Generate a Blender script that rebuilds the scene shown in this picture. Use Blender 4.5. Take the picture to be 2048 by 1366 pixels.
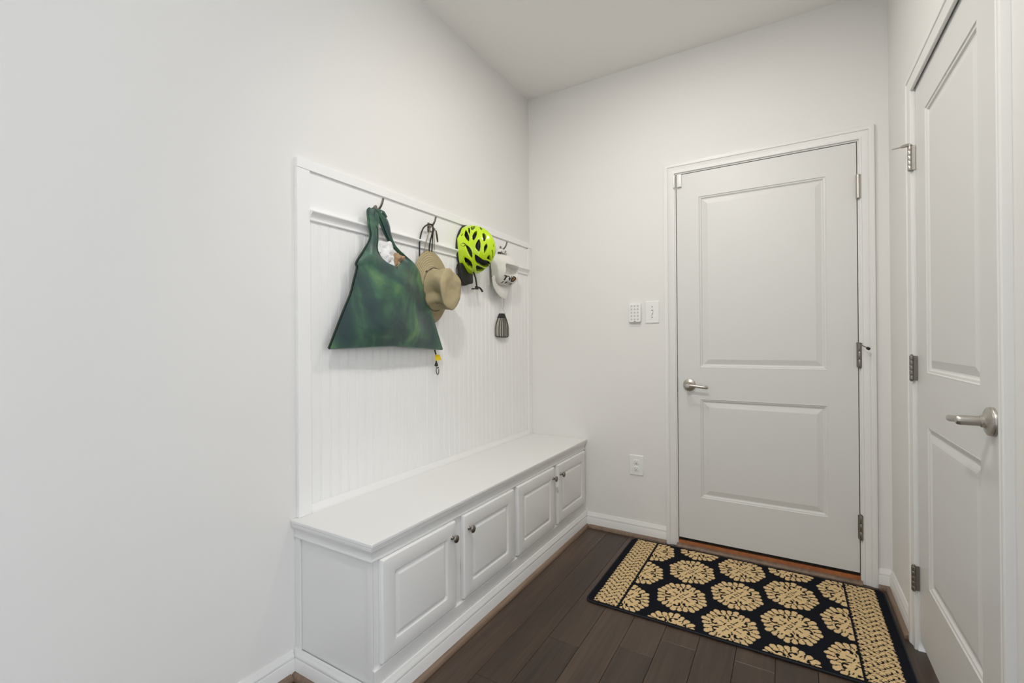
import bpy, bmesh, math, random
import numpy as np
from mathutils import Vector, Matrix, noise

for o in list(bpy.data.objects): bpy.data.objects.remove(o)
SC = bpy.context.scene
COL = SC.collection
PI = math.pi
random.seed(7)

# ------------------------------------------------------------------ camera
def make_camera():
    y, t, r = math.radians(30.9961), math.radians(0.1257), math.radians(-0.4362)
    fwd = Vector((-math.sin(y)*math.cos(t), math.cos(y)*math.cos(t), math.sin(t)))
    rt = Vector((math.cos(y), math.sin(y), 0)); up = rt.cross(fwd)
    R = math.cos(r)*rt + math.sin(r)*up
    U = -math.sin(r)*rt + math.cos(r)*up
    cd = bpy.data.cameras.new('camera'); cam = bpy.data.objects.new('camera', cd); COL.objects.link(cam)
    M = Matrix((R, U, -fwd)).transposed().to_4x4(); M.translation = Vector((1.4792, -2.6972, 1.1463))
    cam.matrix_world = M
    cd.sensor_width = 36.0; cd.lens = 918.13/2048*36; cd.clip_start = 0.02
    SC.camera = cam
make_camera()

# ------------------------------------------------------------------ world, lights, exposure
W = bpy.data.worlds.new('World'); SC.world = W; W.use_nodes = True
bg = W.node_tree.nodes['Background']
bg.inputs[0].default_value = (0.87, 0.93, 1.0, 1); bg.inputs[1].default_value = 2.85
def area(name, loc, rot, size, power, color, shape='DISK'):
    l = bpy.data.lights.new(name, 'AREA'); l.shape = shape; l.size = size; l.energy = power; l.color = color
    o = bpy.data.objects.new(name, l); COL.objects.link(o); o.location = loc; o.rotation_euler = rot
    return o
# recessed ceiling lamps along the passage (the lamps themselves are out of frame); the near one's beam is narrowed and aimed to brighten door and bench
area('deep_lamp_light', (1.0, -1.0, 2.74), (0, 0, 0), 0.2, 8.6, (1.0, .955, .89))
def spot(name, loc, aim, power, deg, radius, color):
    l = bpy.data.lights.new(name, 'SPOT'); l.energy = power; l.spot_size = math.radians(deg); l.spot_blend = 1.0; l.shadow_soft_size = radius; l.color = color
    o = bpy.data.objects.new(name, l); COL.objects.link(o); o.location = loc
    o.rotation_euler = (Vector(aim)-Vector(loc)).to_track_quat('-Z', 'Y').to_euler()
spot('directional_lamp_light', (1.1, -2.4, 2.72), (.95, 0, .50), 70, 106, .05, (1.0, .97, .92))
SC.view_settings.view_transform = 'Standard'; SC.view_settings.look = 'None'
SC.view_settings.gamma = 1.0; SC.view_settings.use_curve_mapping = False
SC.view_settings.exposure = 0.0

# ------------------------------------------------------------------ materials
def lin(h):
    h = h.lstrip('#'); c = [int(h[i:i+2], 16)/255 for i in (0, 2, 4)]
    return tuple((x/12.92 if x <= .04045 else ((x+.055)/1.055)**2.4) for x in c) + (1,)
def mat(name, color, rough=.5, metal=0.0, bump=0.0, bscale=300.0, vary=0.0, vscale=8.0, **kw):
    m = bpy.data.materials.new(name); m.use_nodes = True
    N, L = m.node_tree.nodes, m.node_tree.links; b = N['Principled BSDF']
    c = lin(color) if isinstance(color, str) else color
    b.inputs['Base Color'].default_value = c; b.inputs['Roughness'].default_value = rough; b.inputs['Metallic'].default_value = metal
    for k, v in kw.items(): b.inputs[k].default_value = v
    tc = N.new('ShaderNodeTexCoord')
    if vary:
        n = N.new('ShaderNodeTexNoise'); n.inputs['Scale'].default_value = vscale; n.inputs['Detail'].default_value = 5
        L.new(tc.outputs['Object'], n.inputs['Vector'])
        mx = N.new('ShaderNodeMixRGB'); mx.inputs[1].default_value = tuple(x*(1-vary) for x in c[:3])+(1,)
        mx.inputs[2].default_value = tuple(min(1, x*(1+vary)) for x in c[:3])+(1,)
        L.new(n.outputs['Fac'], mx.inputs[0]); L.new(mx.outputs[0], b.inputs['Base Color'])
    if bump:
        n = N.new('ShaderNodeTexNoise'); n.inputs['Scale'].default_value = bscale; n.inputs['Detail'].default_value = 3
        L.new(tc.outputs['Object'], n.inputs['Vector'])
        bp = N.new('ShaderNodeBump'); bp.inputs['Strength'].default_value = bump; bp.inputs['Distance'].default_value = .002
        L.new(n.outputs['Fac'], bp.inputs['Height']); L.new(bp.outputs[0], b.inputs['Normal'])
    return m
M = {}
M['wall'] = mat('wall_paint', (.80, .785, .76, 1), .75, bump=.06, bscale=120)
M['ceiling'] = mat('ceiling_paint', (.92, .905, .88, 1), .9, bump=.05, bscale=150)
M['trim'] = mat('trim_paint', (.80, .79, .77, 1), .38)
M['door'] = mat('door_paint', (.715, .708, .688, 1), .42, bump=.03, bscale=90)
M['bench'] = mat('bench_paint', (.80, .797, .783, 1), .36)
M['panel'] = mat('panel_paint', (.88, .872, .86, 1), .4)
M['nickel'] = mat('brushed_nickel', (.50, .47, .43, 1), .37, 1.0, bump=.05, bscale=500)
M['nickel_dark'] = mat('aged_nickel', (.27, .25, .225, 1), .34, 1.0)
M['black'] = mat('black_rubber', '#100f0d', .5)
M['gap'] = mat('dark_gap', '#14120f', .9)
M['plastic'] = mat('white_plastic', (.84, .835, .82, 1), .3)
M['button'] = mat('grey_button', (.55, .545, .53, 1), .5)
M['grey_mark'] = mat('grey_print', '#7c7973', .6)

def wood(name, c1, c2, c3, rough, coat=0.0, rand=True):
    m = bpy.data.materials.new(name); m.use_nodes = True
    N, L = m.node_tree.nodes, m.node_tree.links; b = N['Principled BSDF']
    tc = N.new('ShaderNodeTexCoord'); oi = N.new('ShaderNodeObjectInfo')
    mp = N.new('ShaderNodeMapping'); mp.inputs['Scale'].default_value = (75, 3.2, 75)
    ad = N.new('ShaderNodeVectorMath'); ad.operation = 'ADD'
    sc = N.new('ShaderNodeVectorMath'); sc.operation = 'SCALE'; sc.inputs[0].default_value = (3.1, 7.7, 1.3)
    L.new(oi.outputs['Random'], sc.inputs['Scale'])
    L.new(tc.outputs['Object'], ad.inputs[0]); L.new(sc.outputs[0], ad.inputs[1]); L.new(ad.outputs[0], mp.inputs['Vector'])
    n1 = N.new('ShaderNodeTexNoise'); n1.inputs['Scale'].default_value = 1.0; n1.inputs['Detail'].default_value = 7; n1.inputs['Distortion'].default_value = .6
    L.new(mp.outputs[0], n1.inputs['Vector'])
    mp2 = N.new('ShaderNodeMapping'); mp2.inputs['Scale'].default_value = (12, 1.6, 12); L.new(ad.outputs[0], mp2.inputs['Vector'])
    n2 = N.new('ShaderNodeTexNoise'); n2.inputs['Scale'].default_value = 1.0; n2.inputs['Detail'].default_value = 4; L.new(mp2.outputs[0], n2.inputs['Vector'])
    cr = N.new('ShaderNodeValToRGB'); e = cr.color_ramp.elements
    e[0].position = .25; e[0].color = lin(c1); e[1].position = .78; e[1].color = lin(c3)
    k = cr.color_ramp.elements.new(.5); k.color = lin(c2)
    av = N.new('ShaderNodeMath'); av.operation = 'ADD'; hv = N.new('ShaderNodeMath'); hv.operation = 'MULTIPLY'; hv.inputs[1].default_value = .5
    L.new(n1.outputs['Fac'], av.inputs[0]); L.new(n2.outputs['Fac'], av.inputs[1]); L.new(av.outputs[0], hv.inputs[0]); L.new(hv.outputs[0], cr.inputs['Fac'])
    hs = N.new('ShaderNodeHueSaturation'); L.new(cr.outputs['Color'], hs.inputs['Color'])
    mr = N.new('ShaderNodeMapRange'); mr.inputs['To Min'].default_value = .80 if rand else 1; mr.inputs['To Max'].default_value = 1.22 if rand else 1
    L.new(oi.outputs['Random'], mr.inputs['Value']); L.new(mr.outputs[0], hs.inputs['Value'])
    L.new(hs.outputs[0], b.inputs['Base Color'])
    b.inputs['Roughness'].default_value = rough
    bp = N.new('ShaderNodeBump'); bp.inputs['Strength'].default_value = .12; bp.inputs['Distance'].default_value = .002
    L.new(n1.outputs['Fac'], bp.inputs['Height']); L.new(bp.outputs[0], b.inputs['Normal'])
    return m
M['plank'] = wood('dark_oak_plank', '#2b211a', '#42342a', '#5a4837', .40)
M['shoe'] = wood('brown_shoe_wood', '#5a4a3e', '#7d6857', '#9a8470', .5, rand=False)
M['sill'] = wood('orange_brown_sill', '#7a4018', '#9a5722', '#b06a30', .45, rand=False)

# ------------------------------------------------------------------ helpers
WLOC = {}
def P_back(u, v, n): return (u, -n, v)
def P_left(u, v, n): return (n, u, v)
WX = 1.8832
def P_right(u, v, n): return (WX-n, -u, v)      # u = -y

class MB:
    def __init__(s): s.bm = bmesh.new()
    def poly(s, pts): return s.bm.faces.new([s.bm.verts.new(p) for p in pts])
    def box(s, lo, hi, bevel=0.0, seg=2):
        lo, hi = [min(a, b) for a, b in zip(lo, hi)], [max(a, b) for a, b in zip(lo, hi)]
        v = [s.bm.verts.new((x, y, z)) for x in (lo[0], hi[0]) for y in (lo[1], hi[1]) for z in (lo[2], hi[2])]
        fs = [s.bm.faces.new([v[i] for i in q]) for q in ((0,1,3,2),(4,6,7,5),(0,4,5,1),(2,3,7,6),(0,2,6,4),(1,5,7,3))]
        if bevel:
            es = list({e for f in fs for e in f.edges})
            bmesh.ops.bevel(s.bm, geom=es, offset=bevel, segments=seg, affect='EDGES', profile=.5)
        return s
    def fbox(s, P, u, v, n, bevel=0.0, seg=2):
        return s.box(P(u[0], v[0], n[0]), P(u[1], v[1], n[1]), bevel, seg)
    def tube(s, path, r, seg=10, cap=True, up=None, flat=1.0):
        path = [Vector(p) for p in path]; n = len(path)
        rs = r if isinstance(r, (list, tuple)) else [r]*n
        rings = []; ref = None
        for i, p in enumerate(path):
            t = (path[min(i+1, n-1)] - path[max(i-1, 0)]).normalized()
            if ref is None:
                ref = Vector(up) if up else (Vector((0, 0, 1)) if abs(t.z) < .9 else Vector((0, 1, 0)))
            a = (ref - t*ref.dot(t)).normalized(); b = t.cross(a); ref = a
            rings.append([s.bm.verts.new(p + rs[i]*(math.cos(2*PI*k/seg)*a + flat*math.sin(2*PI*k/seg)*b)) for k in range(seg)])
        for i in range(n-1):
            for k in range(seg):
                s.bm.faces.new([rings[i][k], rings[i][(k+1) % seg], rings[i+1][(k+1) % seg], rings[i+1][k]])
        if cap: s.bm.faces.new(rings[0][::-1]); s.bm.faces.new(rings[-1])
        return s
    def lathe(s, prof, origin, axis, seg=20, sx=1.0):
        # prof: (radius, distance along axis)
        ax = Vector(axis).normalized(); a = (Vector((0, 0, 1)) if abs(ax.z) < .9 else Vector((1, 0, 0)))
        a = (a - ax*a.dot(ax)).normalized(); b = ax.cross(a); o = Vector(origin); rings = []
        for r, h in prof:
            r = max(r, 1e-5)
            rings.append([s.bm.verts.new(o + ax*h + r*(math.cos(2*PI*k/seg)*a*sx + math.sin(2*PI*k/seg)*b)) for k in range(seg)])
        for i in range(len(rings)-1):
            for k in range(seg):
                s.bm.faces.new([rings[i][k], rings[i][(k+1) % seg], rings[i+1][(k+1) % seg], rings[i+1][k]])
        s.bm.faces.new(rings[0][::-1]); s.bm.faces.new(rings[-1])
        return s
    def loft(s, sections, closed=True, caps=True):
        rings = [[s.bm.verts.new(p) for p in sec] for sec in sections]
        m = len(rings[0])
        for i in range(len(rings)-1):
            for k in range(m if closed else m-1):
                s.bm.faces.new([rings[i][k], rings[i][(k+1) % m], rings[i+1][(k+1) % m], rings[i+1][k]])
        if caps and closed: s.bm.faces.new(rings[0][::-1]); s.bm.faces.new(rings[-1])
        return s
    def grid(s, pts, close_u=False):
        V = [[s.bm.verts.new(p) for p in row] for row in pts]
        for i in range(len(V)-1):
            m = len(V[i])
            for k in range(m if close_u else m-1):
                s.bm.faces.new([V[i][k], V[i][(k+1) % m], V[i+1][(k+1) % m], V[i+1][k]])
        return V
    def build(s, name, m, parent=None, smooth=None, loc=None, recalc=True, solid=0.0):
        bmesh.ops.remove_doubles(s.bm, verts=s.bm.verts, dist=1e-6)
        if recalc: bmesh.ops.recalc_face_normals(s.bm, faces=s.bm.faces)
        if solid:
            bmesh.ops.solidify(s.bm, geom=list(s.bm.faces), thickness=solid)
        me = bpy.data.meshes.new(name)
        if parent is not None: base = Vector(WLOC[parent.name])
        elif loc is not None: base = Vector(loc)
        else:
            co = np.array([v.co for v in s.bm.verts]); lo, hi = co.min(0), co.max(0)
            base = Vector(((lo[0]+hi[0])/2, (lo[1]+hi[1])/2, lo[2]))
        own = base
        if parent is not None:      # the part's own origin: middle of its bounds
            co = np.array([v.co for v in s.bm.verts]); own = Vector((co.min(0)+co.max(0))/2)
        bmesh.ops.translate(s.bm, verts=s.bm.verts, vec=-own)
        s.bm.to_mesh(me); s.bm.free()
        if smooth is not None:
            for p in me.polygons: p.use_smooth = True
            me.set_sharp_from_angle(angle=math.radians(smooth))
        o = bpy.data.objects.new(name, me); COL.objects.link(o)
        for x in (m if isinstance(m, (list, tuple)) else [m]): me.materials.append(x)
        if parent is not None: o.parent = parent; o.location = own - base
        else: o.location = own
        WLOC[o.name] = own
        return o
def empty(name, loc):
    o = bpy.data.objects.new(name, None); o.empty_display_size = .05; COL.objects.link(o); o.location = loc; WLOC[o.name] = Vector(loc); return o
def tag(o, label, cat, group=None):
    o['label'] = label; o['category'] = cat
    if group: o['group'] = group
    return o
def struct(o, label=None, cat=None):
    o['kind'] = 'structure'
    if label: o['label'] = label
    if cat: o['category'] = cat
    return o
def copy_part(src, parent, wloc):
    c = src.copy(); COL.objects.link(c); c.parent = parent
    base = Vector(WLOC[parent.name]) if parent else Vector((0, 0, 0))
    c.location = Vector(wloc)-base; WLOC[c.name] = Vector(wloc); return c

def rrect(u0, u1, v0, v1, r, k=4):
    pts = []
    for cx, cy, a0 in ((u1-r, v1-r, 0), (u0+r, v1-r, PI/2), (u0+r, v0+r, PI), (u1-r, v0+r, 1.5*PI)):
        for i in range(k+1):
            a = a0+PI/2*i/k; pts.append((cx+r*math.cos(a), cy+r*math.sin(a)))
    return pts
def ring_door(mb, P, u0, u1, v0, v1, nb, rings, k=4):
    # nb: back plane; rings: (inset, n, radius)
    secs = [[P(a, b, nb) for a, b in rrect(u0, u1, v0, v1, .0015, k)]]
    for ins, n, r in rings:
        secs.append([P(a, b, n) for a, b in rrect(u0+ins, u1-ins, v0+ins, v1-ins, r, k)])
    mb.loft(secs)
def slab(mb, P, u0, u1, v0, v1, holes, n0, nb, rings):
    a0, a1 = holes[0][0], holes[0][1]
    us = [u0, a0, a1, u1]; vs = [v0]+[x for h in holes for x in (h[2], h[3])]+[v1]
    for i in range(3):
        for j in range(len(vs)-1):
            if i == 1 and j % 2 == 1: continue
            mb.poly([P(us[i], vs[j], n0), P(us[i+1], vs[j], n0), P(us[i+1], vs[j+1], n0), P(us[i], vs[j+1], n0)])
    for h in holes:
        prev = None
        for ins, d in rings:
            c = [P(h[0]+ins, h[2]+ins, n0+d), P(h[1]-ins, h[2]+ins, n0+d), P(h[1]-ins, h[3]-ins, n0+d), P(h[0]+ins, h[3]-ins, n0+d)]
            if prev:
                for q in range(4): mb.poly([prev[q], prev[(q+1) % 4], c[(q+1) % 4], c[q]])
            prev = c
        mb.poly(prev)
    f = [P(u0, v0, n0), P(u1, v0, n0), P(u1, v1, n0), P(u0, v1, n0)]; b = [P(u0, v0, nb), P(u1, v0, nb), P(u1, v1, nb), P(u0, v1, nb)]
    for q in range(4): mb.poly([f[q], f[(q+1) % 4], b[(q+1) % 4], b[q]])
    mb.poly(b)
PANEL_RINGS = [(0, 0), (.003, .0005), (.006, -.003), (.012, -.004), (.0165, -.009), (.021, -.010), (.045, -.0035), (.047, -.003)]

CASING = [(0, 0), (0, .007), (.002, .009), (.008, .0095), (.010, .008), (.024, .0095), (.033, .013), (.0345, .0115), (.0375, .0155), (.046, .0175), (.054, .0172), (.057, .0155), (.057, 0)]
def casing(mb, P, ul, ur, top, k=1.0):
    legs = [[P(ul-d*k, 0.0, n) for d, n in CASING], [P(ul-d*k, top+d*k, n) for d, n in CASING],
            [P(ur+d*k, top+d*k, n) for d, n in CASING], [P(ur+d*k, 0.0, n) for d, n in CASING]]
    mb.loft(legs)
BASE = [(0, 0), (.0135, 0), (.0135, .058), (.0115, .062), (.0125, .068), (.0115, .073), (.0075, .079), (.006, .086), (.004, .09), (0, .09)]
SHOE = [(.0, 0), (.016, 0), (.0155, .006), (.0135, .0115), (.010, .016), (.005, .0185), (.0, .019)]

# ------------------------------------------------------------------ the room
H = 2.767
XL, XR, ZB, ZT = .9467, 1.763, .0473, 2.08       # back door slab
RY0, RY1, RX = -.484, -1.268, 1.8885              # right door slab
mb = MB(); mb.box((-.12, -4.6, -.02), (0, .12, H+.1)); struct(mb.build('wall_left', M['wall']), 'plain off-white wall on the left, rising behind the bench')
mb = MB()
mb.box((0, 0, -.02), (XL-.022, .12, H)); mb.box((XR+.022, 0, -.02), (WX+.12, .12, H)); mb.box((XL-.022, 0, ZT+.022), (XR+.022, .12, H))
struct(mb.build('wall_back', M['wall']), 'far off-white wall around the two-panel entry door')
mb = MB()
mb.box((WX, RY0+.022, -.02), (WX+.12, 0, H)); mb.box((WX, -1.9, -.02), (WX+.12, RY1-.022, H)); mb.box((WX, RY1-.022, ZT+.032), (WX+.12, RY0+.022, H))
struct(mb.build('wall_right', M['wall']), 'off-white wall at the right edge around the side door')
mb = MB(); mb.box((-.12, -4.72, -.02), (.45, -4.6, H)); mb.box((.9, -4.72, -.02), (4.5, -4.6, H)); mb.box((.45, -4.72, 2.4), (.9, -4.6, H)); struct(mb.build('wall_near', M['wall']), 'plain wall behind the camera with a narrow opening added to let in daylight')  # unseen wall; its gap is added and sized for the world light
mb = MB(); mb.box((-.12, -4.6, H), (4.5, .12, H+.1)); struct(mb.build('ceiling', M['ceiling']), 'flat light grey ceiling')

fl = MB(); fl.box((-.12, -4.6, -.06), (4.5, .12, -.013)); FLOOR = struct(fl.build('floor', M['gap'], loc=(0, 0, 0)), 'dark brown hardwood plank floor')
WLOC['floor'] = Vector((0, 0, 0))
pw = .127
ends = {4: [-1.40], 5: [-1.0945], 6: [-2.1, -.35], 7: [-1.0105], 8: [-.892], 3: [-1.95]}
for i in range(-1, 31):
    x0 = .036+pw*i
    if x0 > 1.96 or True:
        cuts = ends.get(i)
        if cuts is None:
            cuts = [-random.uniform(.3, 1.4)]
        c = list(cuts)
        while min(c) > -4.6: c.append(min(c)-random.uniform(.9, 1.5))
        c = [.0 if x0 < 1.9 else .0] + sorted(c, reverse=True)
        if x0 > 1.85: c = [-1.9]+[q for q in c if q < -2.1]
        for a, b in zip(c[:-1], c[1:]):
            if x0 > 1.85 and a > -1.85: continue
            b = max(b, -4.6)
            if a-b < .05: continue
            mb = MB(); mb.box((max(x0, 0)+.0004, b+.0004, -.013), (x0+pw-.0004, a-.0004, 0), .0012, 1)
            if x0+pw > .01: mb.build('plank', M['plank'], FLOOR)

# base boards and shoe mouldings
def base_run(name, secs, label):
    mb = MB(); mb.loft(secs); return struct(mb.build(name, M['trim'], smooth=35), label)
def shoe_run(parent, secs):
    mb = MB(); mb.loft(secs); return mb.build('shoe_moulding', M['shoe'], parent, smooth=40)
BX = .4005                                        # face of the bench's baseboard
BY = -1.728                                       # bench base end face
xa, xb = BX+.0005, XL-.066+.0005
bb = base_run('baseboard_back', [[P_back(xa, v, n) for n, v in BASE], [P_back(XL-.0662, v, n) for n, v in BASE]], 'white baseboard between bench and entry door')
shoe_run(bb, [[P_back(xa+.016, v, n+.0137) for n, v in SHOE], [P_back(XL-.0662, v, n+.0137) for n, v in SHOE]])
br = base_run('baseboard_right', [[P_right(.0, v, n) for n, v in BASE], [P_right(.4178, v, n) for n, v in BASE]], 'short white baseboard right of the entry door')
shoe_run(br, [[P_right(.0, v, n+.0137) for n, v in SHOE], [P_right(.4178, v, n+.0137) for n, v in SHOE]])
mb = MB(); mb.loft([[P_back(XR+.0665, v, n) for n, v in BASE], [P_back(WX-.001, v, n) for n, v in BASE]]); mb.build('return', M['trim'], br, smooth=35)
mb = MB(); mb.loft([[P_back(XR+.0665, v, n+.0137) for n, v in SHOE], [P_back(WX-.014, v, n+.0137) for n, v in SHOE]]); mb.build('shoe_moulding', M['shoe'], br, smooth=40)
bl = base_run('baseboard_left', [[P_left(-4.5, v, n) for n, v in BASE], [P_left(BY-.0005, v, n) for n, v in BASE]], 'white baseboard along the bare left wall')
shoe_run(bl, [[P_left(-4.5, v, n+.0137) for n, v in SHOE], [P_left(BY-.016, v, n+.0137) for n, v in SHOE]])
mb = MB(); mb.loft([[P_right(1.345, v, n) for n, v in BASE], [P_right(1.89, v, n) for n, v in BASE]]); struct(mb.build('baseboard_near', M['trim'], smooth=35), 'white baseboard beside the side door, towards the camera')

# ------------------------------------------------------------------ back door
def hinge(parent, zc, h, P, u, n, r, m, knuckles=5, leaf=None):
    e = MB(); nk = knuckles
    for k in range(nk):
        a = zc-h/2+h*k/nk; b = a+h/nk
        e.lathe([(r*.6, 0), (r*.94, .0003), (r, .001), (r, b-a-.0014), (r*.94, b-a-.0007), (r*.6, b-a-.0004)], P(u, a, n), (0, 0, 1), 14)
    e.lathe([(r*.62, 0), (r*.75, .002), (r*.4, .004)], P(u, zc+h/2, n), (0, 0, 1), 10)
    e.lathe([(r*.4, -.004), (r*.75, -.002), (r*.62, 0)], P(u, zc-h/2, n), (0, 0, 1), 10)
    b = e.build('hinge', m, parent, smooth=40)
    if leaf:
        l = MB()
        for (ua, ub, na, nb) in leaf:
            l.fbox(P, (ua, ub), (zc-h/2+.001, zc+h/2-.001), (na, nb), .0006, 1)
        l.build('leaf', m, b)
    return b
D1 = struct(empty('door_1', (1.355, 0, 0)), 'white two-panel entry door in the far wall with nickel lever')
mb = MB(); slab(mb, P_back, XL, XR, ZB, ZT, [(1.0612, 1.6455, .2815, .829), (1.0612, 1.6455, .9985, 1.9455)], -.003, -.044, PANEL_RINGS)
S1 = mb.build('door_slab', M['door'], D1)
mb = MB()
mb.box((XL-.022, -.0005, 0), (XL-.0035, .12, ZT+.004)); mb.box((XR+.0035, -.0005, 0), (XR+.022, .12, ZT+.004)); mb.box((XL-.022, -.0005, ZT+.0035), (XR+.022, .12, ZT+.022))
JAMB = mb.build('door_jamb', M['trim'], D1)
mb = MB(); mb.box((XL-.0035, .046, .03), (XL+.01, .06, ZT)); mb.box((XR-.01, .046, .03), (XR+.0035, .06, ZT)); mb.box((XL-.0035, .046, ZT-.01), (XR+.0035, .06, ZT+.0035)); mb.build('weather_strip', M['gap'], D1)
mb = MB(); casing(mb, P_back, XL-.0095, XR+.0095, ZT+.0095); CAS1 = mb.build('door_casing', M['trim'], D1, smooth=30)
mb = MB(); mb.loft([[(x, a, b) for a, b in ((-.004, 0), (-.004, .0115), (-.001, .0135), (.0, .014), (.004, .030), (.055, .034), (.055, 0))] for x in (XL-.0033, XR+.0033)]); mb.build('door_sill', M['sill'], D1)
mb = MB(); mb.loft([[(x, -n-.0042, v*.72) for n, v in ((0, 0), (.026, 0), (.0265, .006), (.024, .013), (.018, .018), (.009, .0205), (0, .021))] for x in (XL-.008, XR+.008)]); mb.build('sill_nosing', M['shoe'], D1, smooth=40)
mb = MB(); mb.box((XL+.001, .006, .0345), (XR-.001, .04, .0468)); mb.build('door_sweep', M['gap'], D1)
mb = MB(); mb.box((XL-.0038, -.0012, .862), (XL-.0012, .018, .945), .001, 1); mb.build('strike_plate', M['nickel_dark'], D1)
for k, zc in enumerate((1.867, 1.0735, .265)):
    h = .113
    if k == 0:
        e = MB(); r = .0098
        e.lathe([(r*.8, -.056), (r, -.054), (r, -.042), (r*.93, -.0415), (r*.93, -.0405), (r, -.04), (r, .04), (r*.93, .0405), (r*.93, .0415), (r, .042), (r, .054), (r*.8, .056)], (XR+.005, -.010, zc), (0, 0, 1), 18)
        hg = e.build('spring_hinge', M['nickel'], D1, smooth=40); hg['label'] = 'thick spring hinge barrel at the top of the door'
        e = MB(); e.lathe([(.0012, .0095), (.0016, .0101)], (XR+.0085, -.010, zc+.049), (0.45, -1, 0), 8); e.build('pin_hole', M['gap'], hg)
    else:
        hg = hinge(D1, zc, h, P_back, XR+.005, .0085, .0085, M['nickel_dark'], 3, [(XR-.006, XR+.004, -.0025, .0015)])
    if k == 1:
        e = MB(); z = zc+.056
        e.lathe([(.006, -.002), (.011, -.0015), (.011, .0015), (.006, .002)], (XR+.005, -.0085, z), (0, 0, 1), 16)
        e.tube([(XR+.005, -.009, z+.002), (XR-.006, -.020, z+.003), (XR-.0085, -.030, z+.001), (XR-.002, -.036, z-.003), (XR+.012, -.044, z-.010), (XR+.028, -.056, z-.020)], .0025, 8)
        st = e.build('hinge_stop', M['nickel_dark'], hg, smooth=45)
        e = MB(); a = Vector((XR+.026, -.0545, z-.019)); d = Vector((.7, -.45, -.5)).normalized(); e.tube([a, a+d*.003, a+d*.013, a+d*.015], [.004, .0068, .0068, .004], 12); e.build('bumper', M['black'], hg, smooth=45)
def lever_back():
    c = Vector((1.0079, .003, .903))
    mb = MB(); mb.lathe([(.0335, 0), (.0335, .005), (.0325, .008), (.028, .0105), (.018, .0125), (.0145, .016), (.013, .024), (.0125, .045)], c, (0, -1, 0), 28)
    r = mb.build('lever_rose', M['nickel'], S1, smooth=40)
    mb = MB(); mb.lathe([(.0105, .040), (.0125, .042), (.0125, .058), (.0105, .062), (.004, .0625)], c, (0, -1, 0), 18)
    mb.tube([c+Vector((.0, -.054, 0)), c+Vector((.015, -.056, .0)), c+Vector((.035, -.057, -.001)), c+Vector((.060, -.0565, -.004)), c+Vector((.083, -.055, -.0065)), c+Vector((.098, -.052, -.008)), c+Vector((.103, -.0505, -.0085))],
            [.010, .0088, .0075, .0075, .0085, .0085, .004], 12, flat=.72)
    mb.build('lever_handle', M['nickel'], S1, smooth=50)
lever_back()

# ------------------------------------------------------------------ right door
D2 = struct(empty('door_2', (WX, (RY0+RY1)/2, 0)), 'white two-panel side door at the right edge seen at a grazing angle')
n2 = WX-RX
mb = MB(); slab(mb, P_right, -RY0, -RY1, .043, ZT+.02, [(.609, 1.122, .283, .847), (.609, 1.122, 1.028, 1.945)], n2, n2-.035, PANEL_RINGS)
S2 = mb.build('door_slab', M['door'], D2)
mb = MB()
mb.box((WX-.0005, RY0+.0035, 0), (WX+.12, RY0+.022, ZT+.026)); mb.box((WX-.0005, RY1-.022, 0), (WX+.12, RY1-.0035, ZT+.026)); mb.box((WX-.0005, RY1-.022, ZT+.0235), (WX+.12, RY0+.022, ZT+.042)); mb.build('door_jamb', M['trim'], D2)
mb = MB(); mb.box((WX+.045, RY0-.008, 0), (WX+.06, RY0+.0036, ZT+.02)); mb.box((WX+.045, RY1-.0036, 0), (WX+.06, RY1+.008, ZT+.02)); mb.build('door_stop_strip', M['trim'], D2)
mb = MB(); casing(mb, P_right, -RY0-.0085, -RY1+.0115, 2.1252-.057, 1.03); mb.build('door_casing', M['trim'], D2, smooth=30)
for k, zc in enumerate((1.817, 1.041, .2666)):
    hg = hinge(D2, zc, .092, P_right, -RY0-.001, .0125, .0068, M['nickel'] if k == 0 else M['nickel_dark'], 5, [(-RY0-.0025, -RY0+.0005, -.004, .012)])
    if k == 0:
        z = zc+.046; e = MB(); y0 = RY0+.001; x0 = WX-.0125
        e.lathe([(.005, -.002), (.0085, -.0015), (.0085, .0015), (.005, .002)], (x0, y0, z), (0, 0, 1), 16)
        e.tube([(x0+.004, y0, z+.002), (x0-.006, y0-.003, z+.002), (x0-.018, y0-.006, z-.001), (x0-.026, y0-.010, z-.004)], [.004, .0065, .006, .0045], 10)
        e.tube([(x0-.022, y0-.008, z-.003), (x0-.038, y0-.013, z-.006), (x0-.053, y0-.017, z-.009)], .0024, 8)
        e.build('hinge_stop', M['nickel'], hg, smooth=45)
def lever_right():
    c = Vector((RX, -1.205, .953))
    mb = MB(); mb.lathe([(.034, 0), (.034, .005), (.033, .0065), (.0335, .0068), (.033, .010), (.029, .0125), (.018, .0145), (.0145, .018), (.0142, .022), (.0125, .0235)], c, (-1, 0, 0), 32)
    mb.build('lever_rose', M['nickel'], S2, smooth=35)
    mb = MB(); mb.lathe([(.0115, .020), (.0118, .058), (.0108, .063), (.0085, .066), (.004, .0665)], c, (-1, 0, 0), 22)
    d = Vector((-1, 0, 0))
    mb.tube([c+d*.057, c+Vector((-.059, .016, .0)), c+Vector((-.061, .045, -.003)), c+Vector((-.060, .070, -.006)), c+Vector((-.057, .092, -.008)), c+Vector((-.054, .1, -.009))], [.0088, .0082, .0078, .0082, .0082, .003], 12, flat=.8)
    mb.build('lever_handle', M['nickel'], S2, smooth=45)
lever_right()

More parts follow.
